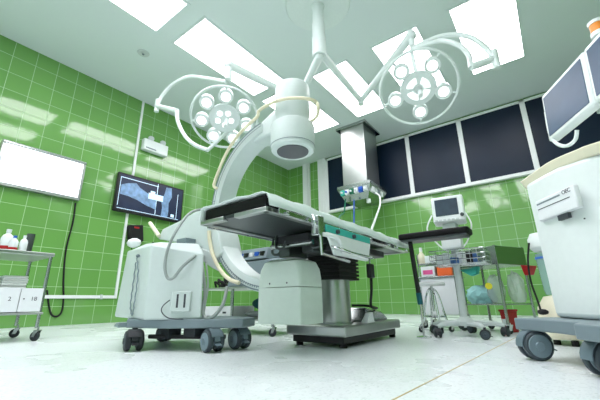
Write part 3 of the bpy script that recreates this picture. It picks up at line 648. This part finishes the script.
# base
bp = [(-2.04, 1.035), (-1.735, 1.12), (-1.40, 1.345), (-1.46, 1.50), (-1.75, 1.58), (-2.2, 1.58), (-2.42, 1.24)]
MB().prism(bp, .118, .166).build('cart_base', 'mid_grey', t, bevel=.006)
MB().hull([(-2.18, 1.03, .122), (-2.05, .99, .122), (-2.03, 1.06, .122), (-2.16, 1.10, .122)], [(-2.16, 1.03, .142), (-2.05, 1.0, .15), (-2.03, 1.06, .15), (-2.14, 1.10, .142)]).build('brake_pedal', 'mid_grey', t, bevel=.004)
castor(t, (-1.965, 1.05, 0), .054, rz=-.35, wdt=.034, top=.12, body='castor_dark', tyre='castor_dark')
castor(t, (-1.535, 1.255, 0), .056, rz=-.2, wdt=.034, top=.12)
castor(t, (-1.50, 1.42, 0), .056, rz=-.15, wdt=.034, top=.12)
castor(t, (-2.25, 1.42, 0), .05, rz=.3, wdt=.028, top=.12, body='castor_dark', tyre='castor_dark')
MB().tube([(-1.93, 1.12, .07), (-1.52, 1.33, .07)], .012).build('axle_bar', 'black_plastic', t)
MB().box((-1.88, 1.16, .06), (-1.80, 1.24, .118)).build('base_mechanism', 'castor_dark', t)
MB().box((-1.72, 1.2, .075), (-1.62, 1.3, .118)).build('base_mechanism', 'castor_dark', t)

# ------------------------------------------------------------------ equipment rack behind the C-arm
t = thing('equipment_rack', 'steel rack seen behind the C-arm carrying grey electronics', 'rack', (-2.25, 2.25, 0))
gx0, gx1, gy0, gy1 = -2.72, -1.79, 2.03, 2.44
for (x, y) in ((gx0, gy0), (gx1, gy0), (gx0, gy1), (gx1, gy1), (-2.25, gy0)):
    MB().cyl((x, y, .07 if x != -2.25 else .1), (x, y, .372 if x != gx0 else .62), .012, n=10).build('post', 'steel', t)
    if x != -2.25: castor(t, (x, y, 0), .03, rz=.4, wdt=.018, dual=False, body='steel', tyre='castor_dark', top=.08)
for z in (.11, .365): MB().box((gx0-.02, gy0-.02, z), (gx1+.02, gy1+.02, z+.015)).build('shelf', 'brushed_steel', t, bevel=.004)
q = thing('electronics_unit', 'grey electronics unit with blue front on the rack behind C-arm', 'medical device', (-2.1, 2.2, .381))
MB().hull([(-2.36, 2.05, .381), (-1.80, 2.05, .381), (-1.80, 2.4, .381), (-2.36, 2.4, .381)], [(-2.33, 2.09, .60), (-1.80, 2.09, .60), (-1.80, 2.4, .60), (-2.33, 2.4, .60)]).build('housing', 'mid_grey', q, bevel=.015, seg=3)
MB().hull([(-2.34, 2.08, .605), (-1.92, 2.08, .605), (-1.92, 2.38, .605), (-2.34, 2.38, .605)], [(-2.33, 2.13, .71), (-1.94, 2.13, .71), (-1.94, 2.38, .71), (-2.33, 2.38, .71)]).build('upper_unit', 'mid_grey', q, bevel=.01)
for k in range(6): MB().box((-2.32+.065*k, 2.088, .635), (-2.28+.065*k, 2.12, .67)).build('control_button', ['label_white', 'blue', 'black_plastic'][k % 3], q)
MB().box((-2.3, 2.052, .47), (-2.26, 2.075, .483)).build('indicator', 'red', q)
q = thing('storage_box', 'white box on the lower shelf of the rack behind C-arm', 'box', (-2.5, 2.2, .126))
MB().box((-2.66, 2.06, .1265), (-2.3, 2.35, .22)).build('body', 'label_white', q, bevel=.006)
MB().box((-2.40, 2.055, .16), (-2.36, 2.062, .175)).build('grip_slot', 'ink', q)
o = MB().ball((-2.03, 2.26, .24), .06, 3.2, 1.6, 1.0, n=20).build('teal_bundle', 'dark_teal_cloth', loc=(-2.03, 2.26, .24)); tag(o, 'dark teal wrapped bundle on the lower rack shelf', 'bundle')
o = MB().ball((-2.02, 2.16, .155), .03, 6.4, 2.8, .95, n=20).build('grey_bag', 'grey_cloth', loc=(-2.02, 2.16, .155)); tag(o, 'crumpled grey bag under the teal bundle on rack', 'bag')
MBx = MB()
for k in range(5): MBx.tube(bez([(-2.62+.05*k, 2.15, .394), (-2.6+.045*k, 2.12, .44+.02*(k % 2)), (-2.54+.045*k, 2.15, .40), (-2.54+.045*k, 2.25, .394)]), .011, 6)
o = MBx.build('cable_bundle', 'black_rubber', loc=(-2.5, 2.15, .39)); tag(o, 'tangle of black cables on the upper rack shelf', 'cables')
# ------------------------------------------------------------------ padded board on black post
t = thing('padded_arm_rest', 'black padded arm rest board on a black post beyond table', 'arm rest', (-.8, 2.55, 0))
a0, a1 = at(396, 242, 1, 2.5), at(470, 231, 1, 2.5); a0.x = -.905
MB().hull(rrect(a0.x, 2.44, a1.x, 2.62, .035, .685), rrect(a0.x, 2.44, a1.x, 2.62, .035, .73)).build('cushion', 'black_vinyl', t, bevel=.012, seg=3)
MB().box((a0.x+.02, 2.46, .672), (a1.x-.02, 2.60, .686)).build('board', 'dark_steel', t)
MB().tube([(-.83, 2.5, .672), (-.81, 2.5, .30)], .017).build('post', 'black_plastic', t)
MB().tube([(-.81, 2.5, .30), (-.805, 2.5, .22)], .02).build('lower_sleeve', 'dark_teal_cloth', t)
MB().cyl((-.805, 2.5, .012), (-.805, 2.5, .22), .007, n=10).build('foot_rod', 'chrome', t)
MB().lathe([(.05, 0), (.05, .008), (.01, .014), (.0001, .014)], (-.805, 2.5, 0)).build('foot_plate', 'chrome', t)
# ------------------------------------------------------------------ roll stand with monitor
SX, SY = -.585, 2.76
t = thing('roll_stand', 'white five-wheeled roll stand carrying the patient monitor', 'stand', (SX, SY, 0))
MB().cyl((SX, SY, .09), (SX, SY, .775), .024, n=16).build('pole', 'pale_grey', t)
MB().lathe([(.06, .07), (.065, .1), (.03, .13), (.0001, .13)], (SX, SY, 0)).build('hub', 'pale_grey', t)
for k in range(5):
    a = .35+2*PI*k/5; ex, ey = SX+.25*math.cos(a), SY+.25*math.sin(a)
    lg = MB().tube([(SX+.03*math.cos(a), SY+.03*math.sin(a), .09), (SX+.2*math.cos(a), SY+.2*math.sin(a), .085), (ex, ey, .07)], [.02, .016, .013]).build('leg', 'pale_grey', t)
    castor(t, (ex, ey, 0), .03, rz=a+1, wdt=.016, dual=True, body='castor_dark', tyre='castor_dark', top=.075)
bk = MB(); bx0_, bx1_, by0_, by1_, bz0_, bz1_ = SX-.15, SX+.22, SY-.14, SY+.12, .50, .60
for i in range(9):
    x = bx0_+(bx1_-bx0_)*i/8; bk.tube([(x, by0_, bz1_), (x, by0_, bz0_), (x, by1_, bz0_), (x, by1_, bz1_)], .0022, 5)
for i in range(6):
    y = by0_+(by1_-by0_)*i/5; bk.tube([(bx0_, y, bz1_), (bx0_, y, bz0_), (bx1_, y, bz0_), (bx1_, y, bz1_)], .0022, 5)
for z in (bz0_+.03, bz0_+.065, bz1_): bk.tube([(bx0_, by0_, z), (bx1_, by0_, z), (bx1_, by1_, z), (bx0_, by1_, z)], .0035, 5, closed=True)
bk.build('wire_basket', 'chrome', t)
q = thing('patient_monitor', 'white patient monitor with dark screen on the roll stand', 'monitor', (SX, SY, .85))
tilt = Matrix.Translation((-.578, SY-.02, .922)) @ Matrix.Rotation(.12, 4, 'Z') @ Matrix.Rotation(-.08, 4, 'X')
MB(tilt).box((-.115, -.06, -.105), (.115, .07, .105)).build('housing', 'white_enamel', q, bevel=.012, seg=3)
MB(tilt).box((-.09, -.064, -.055), (.075, -.059, .08)).build('screen', 'patient_screen', q, bevel=.002)
for k in range(6): MB(tilt).box((-.1+.03*k, -.064, -.095), (-.08+.03*k, -.059, -.083)).build('key', 'pale_grey', q)
MB(tilt).lathe([(.014, 0), (.012, .012), (.0001, .012)], (.095, -.06, -.06), 14, (0, -1, 0)).build('dial', 'ink', q)
MB().box((SX-.05, SY-.05, .775), (SX+.05, SY+.05, .818)).build('mount', 'pale_grey', q, bevel=.006)
for s_ in (-1, 1): MB().tube(bez([(SX+s_*.12, SY-.04, .9), (SX+s_*.16, SY-.07, .78), (SX+s_*.1, SY-.02, .66), (SX+s_*.03, SY-.03, .60)]), .006, 6).build('sensor_cable', 'white_trim', q)
o = MB().box((SX-.075, SY-.05, .62), (SX+.07, SY+.03, .77)).build('module_box', 'white_enamel', bevel=.01, loc=(SX, SY, .7)); tag(o, 'white module box on the stand under the black board', 'box')
for k in range(12):
    x, y = random.uniform(bx0_+.03, bx1_-.03), random.uniform(by0_+.03, by1_-.03); m_ = ['pack_blue', 'label_white', 'pack_white', 'black_plastic'][k % 4]
    o = MB().box((x-.025, y-.02, bz0_+.004), (x+.025, y+.02, bz0_+.05+.02*(k % 3)), rz=random.uniform(0, 3)).build('supply_packet', m_, bevel=.004, loc=(x, y, bz0_)); tag(o, 'small medical supply packet jumbled in the wire basket', 'packet', 'packets in the wire basket')
# ------------------------------------------------------------------ stool
t = thing('stool', 'round steel stool with splayed chrome legs in front of drawers', 'stool', (-.85, 2.97, 0))
cx_, cy_ = -.85, 2.97
MB().lathe([(.0001, .362), (.105, .362), (.113, .375), (.105, .392), (.0001, .395)], (cx_, cy_, 0), 28).build('seat', 'white_trim', t)
MB().cyl((cx_, cy_, .16), (cx_, cy_, .365), .01, n=10).build('screw_column', 'chrome', t)
for k in range(4):
    a = .6+PI/2*k; MB().tube(bez([(cx_+.015*math.cos(a), cy_+.015*math.sin(a), .345), (cx_+.05*math.cos(a), cy_+.05*math.sin(a), .28), (cx_+.09*math.cos(a), cy_+.09*math.sin(a), .1), (cx_+.12*math.cos(a), cy_+.12*math.sin(a), .05)], 5), .009, 8).build('leg', 'chrome', t)
    castor(t, (cx_+.12*math.cos(a), cy_+.12*math.sin(a), 0), .022, rz=a, wdt=.014, dual=False, body='chrome', tyre='castor_dark', top=.055)
MB().tube([(cx_+.085*math.cos(a), cy_+.085*math.sin(a), .12) for a in [2*PI*k/24 for k in range(24)]], .006, 6, closed=True).build('foot_ring', 'chrome', t)
# ------------------------------------------------------------------ white drawer trolley behind it
t = thing('dressing_trolley', 'white dressing trolley behind the stool with packs on top', 'trolley', (-.94, 3.33, 0))
ex0, ex1, ey0, ey1 = -1.05, -.73, 3.32, 3.62
MB().box((ex0, ey0, .12), (ex1, ey1, .45)).build('body', 'label_white', t, bevel=.006)
MB().box((ex0-.02, ey0-.02, .45), (ex1+.02, ey1+.02, .462)).build('top', 'steel', t, bevel=.004)
for x in (ex0, ex1):
    for y in (ey0, ey1):
        castor(t, (x, y, 0), .03, rz=.6, wdt=.018, dual=False, body='chrome', tyre='castor_dark', top=.12)
        MB().cyl((x, y, .1), (x, y, .68), .009, n=8).build('post', 'chrome', t)
MB().box((ex0-.01, ey0-.01, .575), (ex1+.01, ey1+.01, .587)).build('upper_tray', 'steel', t, bevel=.003)
for (x0_, x1_, z_, h_, m_, nm, lb) in ((-1.03, -.90, .463, .095, 'pack_white', 'supply_pack', 'white packet with pink print on the dressing trolley'), (-.88, -.75, .463, .095, 'orange', 'supply_pack', 'orange supply packet on the dressing trolley'), (-.98, -.75, .588, .07, 'pack_white', 'tissue_box', 'flat white box on the upper tray of the dressing trolley')):
    o = MB().box((x0_, 3.32, z_), (x1_, 3.47, z_+h_)).build(nm, m_, bevel=.004, loc=(x0_, 3.2, z_)); tag(o, lb, 'packet')
    if nm == 'supply_pack' and m_ == 'pack_white': MB().box((x0_+.02, 3.317, z_+.02), (x1_-.02, 3.32, z_+.06)).build('printed_panel', 'pink', o)
q = thing('spray_bottle', 'pale yellow capped bottle at the left end of dressing trolley', 'bottle', (-1.02, 3.36, .588))
MB().lathe([(.03, 0), (.034, .01), (.034, .08), (.015, .11), (.012, .13), (.0001, .13)], (-1.02, 3.36, .588), 16).build('body', 'cream_plastic', q)
MB().lathe([(.016, .12), (.014, .16), (.0001, .16)], (-1.02, 3.36, .588), 12).build('cap', 'white_trim', q)
# ------------------------------------------------------------------ steel trolley with bags (turned)
cor = Vector((-.345, 3.02, 0)); rz = -math.radians(28)
t = thing('supply_trolley', 'stainless steel trolley with a deep top tray and bagged supplies', 'trolley', cor, rz)
X = Matrix.Translation(cor) @ Matrix.Rotation(rz, 4, 'Z')     # local: x to the left is -x, y goes away
Lw, Ld = .39, .34
for x in (-Lw, 0):
    for y in (0, Ld):
        MB(X).cyl((x, y, .07), (x, y, .66), .011, n=10).build('post', 'steel', t)
        p = X @ Vector((x, y, 0)); castor(t, (p.x, p.y, 0), .03, rz=.8, wdt=.018, dual=False, body='pale_grey', tyre='castor_dark', top=.08)
tr = MB(X)
tr.box((-Lw-.01, -.012, .51), (.012, Ld+.012, .52)).box((-Lw-.01, -.012, .51), (.012, -.004, .655)).box((-Lw-.01, Ld+.004, .51), (.012, Ld+.012, .655)).box((-Lw-.012, -.012, .51), (-Lw-.004, Ld+.012, .655)).box((.006, -.012, .51), (.014, Ld+.012, .655))
tr.build('top_tray', 'steel', t, bevel=.002)
MB(X).box((-Lw, 0, .205), (0, Ld, .215)).build('middle_shelf', 'steel', t, bevel=.003)
def bag(name, m, c, sc, label, cat, seed=0):
    random.seed(seed); b_ = MB(); c = X @ Vector(c); b_.ball((0, 0, 0), 1, n=20)
    for v_ in b_.bm.verts:
        k_ = 1+random.uniform(-.13, .13); v_.co = Vector((v_.co.x*sc[0]*k_, v_.co.y*sc[1]*k_, max(v_.co.z, -.75)*sc[2]*(k_ if v_.co.z > -.7 else 1)))+c
    o = b_.build(name, m, loc=c); return tag(o, label, cat)
bag('supply_bag', 'cyan_bag', (-.275, .12, .278), (.115, .09, .085), 'pale turquoise plastic bag of supplies on the middle shelf', 'bag', 1)
bag('clear_bag', 'clear_bag', (-.13, .12, .315), (.06, .09, .13), 'tall clear plastic bag with a yellow label on middle shelf', 'bag', 2)
bag('clear_bag', 'clear_bag', (-.045, .25, .325), (.06, .08, .14), 'tall clear plastic bag at the right end of the middle shelf', 'bag', 3)
p = X @ Vector((-.13, -.0, .345)); 
o = MB().lathe([(.026, 0), (.026, .003), (.0001, .003)], X @ Vector((-.115, .018, .35)), 20, (-.1, -1, 0)).build('round_label', 'yellow', loc=X @ Vector((-.115, .018, .35))); tag(o, 'round yellow label on the clear bag', 'label')
o = MB(X).prism([(-.38, .50), (-.2, .51), (-.22, .455), (-.27, .44), (-.33, .47)], .03, .07, axis=1).build('teal_cloth', 'teal_cloth', bevel=.004, loc=X @ Vector((-.3, .05, .5))); tag(o, 'teal cloth hanging under the tray of the supply trolley', 'cloth')
o = MB(X).hull([(.02, .28, .43), (.06, .28, .43), (.06, .34, .43), (.02, .34, .43)], [(.015, .26, .51), (.085, .26, .50), (.085, .36, .50), (.015, .36, .51)]).build('red_bag', 'red', bevel=.004, loc=X @ Vector((.05, .3, .5))); tag(o, 'small red bag hanging from the right of the supply trolley', 'bag')
q = thing('sharps_bin', 'red waste bin with white label under the supply trolley', 'bin', X @ Vector((-.1, .17, 0)))
MB(X).hull([(-.125, .12, .0), (-.07, .12, .0), (-.07, .22, 0), (-.125, .22, 0)], [(-.13, .11, .155), (-.065, .11, .155), (-.065, .23, .155), (-.13, .23, .155)]).build('body', 'red', q, bevel=.006)
MB(X).box((-.118, .108, .05), (-.08, .114, .10)).build('label_plate', 'label_white', q)
MB(X).box((-.135, .105, .155), (-.06, .235, .17)).build('lid', 'red', q, bevel=.004)
for k in range(10):
    u_, v_ = random.uniform(-Lw+.04, -.04), random.uniform(.04, Ld-.05); m_ = ['pale_grey', 'label_white', 'green_cable', 'mid_grey'][k % 4]
    p = X @ Vector((u_, v_, .522)); o = MB().box((p.x-.03, p.y-.02, .522), (p.x+.03, p.y+.02, .60+.025*(k % 3)), rz=random.uniform(0, 3)).build('supply_packet', m_, bevel=.004, loc=p); tag(o, 'small packet standing in the top tray of supply trolley', 'packet', 'packets in the steel tray')

# ------------------------------------------------------------------ suction unit behind the right cart
t = thing('suction_unit', 'cream suction unit with clear canister and white round lid', 'suction unit', (-.02, 2.5, 0))
p = at(536, 243, 1, 2.5)
MB().lathe([(.0001, p.z-.055), (.05, p.z-.055), (.07, p.z-.03), (.073, p.z+.02), (.055, p.z+.055), (.0001, p.z+.065)], (p.x+.03, 2.5, 0), 28).build('canister_lid', 'white_enamel', t)
MB().lathe([(.0001, .27), (.042, .27), (.048, .3), (.055, p.z-.09), (.055, p.z-.07), (.0001, p.z-.055)], (p.x+.035, 2.5, 0), 28).build('canister', 'canister_clear', t)
MB().lathe([(.056, p.z-.1), (.058, p.z-.1), (.058, p.z-.088), (.056, p.z-.088)], (p.x+.035, 2.5, 0), 28).build('blue_band', 'canister_blue', t)
MB().lathe([(.12, .05), (.13, .08), (.12, .2), (.08, .26), (.0001, .275)], (.0, 2.52, 0), 32).build('motor_housing', 'cream_plastic', t)
MB().box((-.11, 2.42, .03), (.4, 2.75, .1)).build('base_cover', 'cream_plastic', t, bevel=.02, seg=3)
for q_ in ((-.06, 2.5), (.3, 2.5), (.02, 2.45), (.3, 2.7)): MB().cyl((*q_, 0), (*q_, .035), .018, n=12).build('foot', 'black_rubber', t)
MB().tube(bez([at(529, 243, 1, 2.44), at(528, 262, 1, 2.43), at(531, 282, 1, 2.42), at(537, 299, 1, 2.4), at(541, 311, 1, 2.38)]), .006, 6).build('suction_tube', 'black_rubber', t)
MB().ball(at(543, 312, 1, 2.38), .02, 1.4, 1, .8).build('tube_connector', 'black_rubber', t)

# ------------------------------------------------------------------ right cart with two monitors
O = Vector((-.03, 1.9, 0)); u = Vector((.55, -.835, 0)); rz = math.atan2(u.y, u.x)
t = thing('monitor_cart', 'white monitor cart on grey castor base at right edge', 'cart', O, rz)
X = Matrix.Translation(O) @ Matrix.Rotation(rz, 4, 'Z')
pts = [(0, 0), (.62, 0), (.62, .45), (0, .45)]
bpl = [(-.03, 1.9), (.035, 1.80), (.09, 1.725), (.18, 1.665), (.6, 1.54), (.66, 2.15), (.15, 2.38), (-.01, 2.15)]
bd = MB().hull([(x+(.004 if x < .1 else 0), y, .17) for x, y in bpl], [(x, y, .79) for x, y in bpl]).build('body', 'white_enamel', t, bevel=.02, seg=3)
rp = [(-.054, 1.97), (.017, 1.835), (.077, 1.735), (.161, 1.662), (.235, 1.62), (.62, 1.49), (.7, 1.6), (.7, 2.15), (.16, 2.42), (-.02, 2.2)]
rc = bez([(x, y, 0) for x, y in rp], 5); cen = Vector((.3, 1.95, 0))
MB().hull([(p.x*.955+cen.x*.045, p.y*.955+cen.y*.045, .785) for p in rc], [(p.x, p.y, .828) for p in rc]).build('top_rim', 'cream_plastic', t, bevel=.006)
MB().hull([(p.x*.95+cen.x*.05, p.y*.95+cen.y*.05, .828) for p in rc], [(p.x*.93+cen.x*.07, p.y*.93+cen.y*.07, .834) for p in rc]).build('top_tray', 'white_enamel', t)
bs = MB(X).prism([(-.06, -.15), (.15, -.10), (.27, -.10), (.36, -.18), (.7, -.18), (.7, .5), (-.08, .5)], .118, .168).build('cart_base', 'mid_grey', t, bevel=.006)
castor(t, (-.125, 1.85, 0), .058, rz=.55, wdt=.028, top=.12)
castor(t, (.085, 1.565, 0), .058, rz=.6, wdt=.028, top=.12)
castor(t, X @ Vector((.0, .45, 0)), .06, rz=.3, wdt=.036, top=.12)
castor(t, X @ Vector((.6, .45, 0)), .06, rz=.9, wdt=.036, top=.12)
# monitors
def monitor(off, label):
    um = Vector((.46, -.888, 0)).normalized(); rm_ = math.atan2(um.y, um.x)
    A = Vector((.125, 2.147, 1.35))+um*off; wv = .37
    q = thing('display_monitor', label, 'monitor', A+um*wv/2+Vector((0, 0, -.15)), rm_, 'monitors on the cart')
    Y = Matrix.Translation(A) @ Matrix.Rotation(rm_, 4, 'Z') @ Matrix.Rotation(math.radians(-4), 4, 'X')
    MB(Y).box((0, .0, -.285), (wv, .05, 0)).build('bezel', 'white_enamel', q, bevel=.012, seg=3)
    MB(Y).box((.022, -.003, -.26), (wv-.022, .001, -.025)).build('screen', 'screen_glass', q)
    MB(Y).box((.05, .05, -.22), (wv-.05, .09, -.05)).build('back_cover', 'pale_grey', q, bevel=.01)
    return q
monitor(0, 'white framed monitor on the cart, the left one of two')
monitor(.376, 'white framed monitor on the cart, cut by the right edge')
st = MB(X).cyl((.33, .41, .85), (.33, .41, 1.22), .03).box((.05, .385, 1.13), (.56, .41, 1.19)).build('monitor_post', 'pale_grey', t)
p0 = at(552, 140, 1, 2.1)
hb = MB().tube(bez([at(546, 112, 1, 2.15), at(550, 133, 1, 2.13), at(556, 143, 1, 2.1), at(566, 146, 1, 2.03), at(575, 140, 1, 1.97), at(577, 130, 1, 1.95)]), .009, 8).build('monitor_handle', 'white_enamel', t)
p = at(600, 36, 1, 1.78)
q = thing('warning_lamp', 'orange warning lamp on top of the right monitor', 'warning lamp', p)
MB().lathe([(.03, 0), (.03, .02), (.0001, .02)], p, 20).build('base', 'white_enamel', q)
MB().lathe([(.026, .02), (.026, .062), (.0001, .062)], p, 20).build('lamp_lens', 'lamp_orange', q)
MB().lathe([(.03, .062), (.03, .078), (.0001, .08)], p, 20).build('cap', 'white_enamel', q)
# label panel (printed name strip) on the body
def onface(x, y):
    nrm_ = Vector((-u.y, u.x, 0)); d = FW + (x-300)/FPX*RT - (y-200)/FPX*UP; o_ = Vector((0, 0, HC)); return o_+d*((O-o_).dot(nrm_)/d.dot(nrm_))
la, lb = X.inverted() @ onface(541, 205), X.inverted() @ onface(572, 188); lc = X.inverted() @ onface(545, 222)
zt = (la.z+lb.z)/2+.012; zb = zt-.095
pn = MB(X).box((la.x-.01, -.018, zb), (lb.x+.03, .005, zt)).build('front_module', 'label_white', t, bevel=.006)
fr_ = Matrix.Identity(4); nrm_ = Vector((u.y, -u.x, 0))
text('OEC', .024, 'ink', frame_of(X @ Vector((lb.x-.012, -.0185, zt-.015)), u, nrm_), 'name_text', pn)
MB(X).box((la.x, -.0192, zt-.022), (lb.x-.05, -.018, zt-.015)).build('name_strip', 'mid_grey', pn)
MB(X).box((la.x+.0, -.0195, zt-.044), (lb.x, -.018, zt-.041)).build('slot_line', 'ink', pn)
MB(X).box(((la.x+lb.x)/2, -.012, zb-.022), ((la.x+lb.x)/2+.06, .002, zb)).build('dark_slot', 'ink', pn)
MB(X).box((lb.x+.02, -.003, zb-.045), (lb.x+.024, .001, zb-.04)).build('indicator', 'ink', pn)
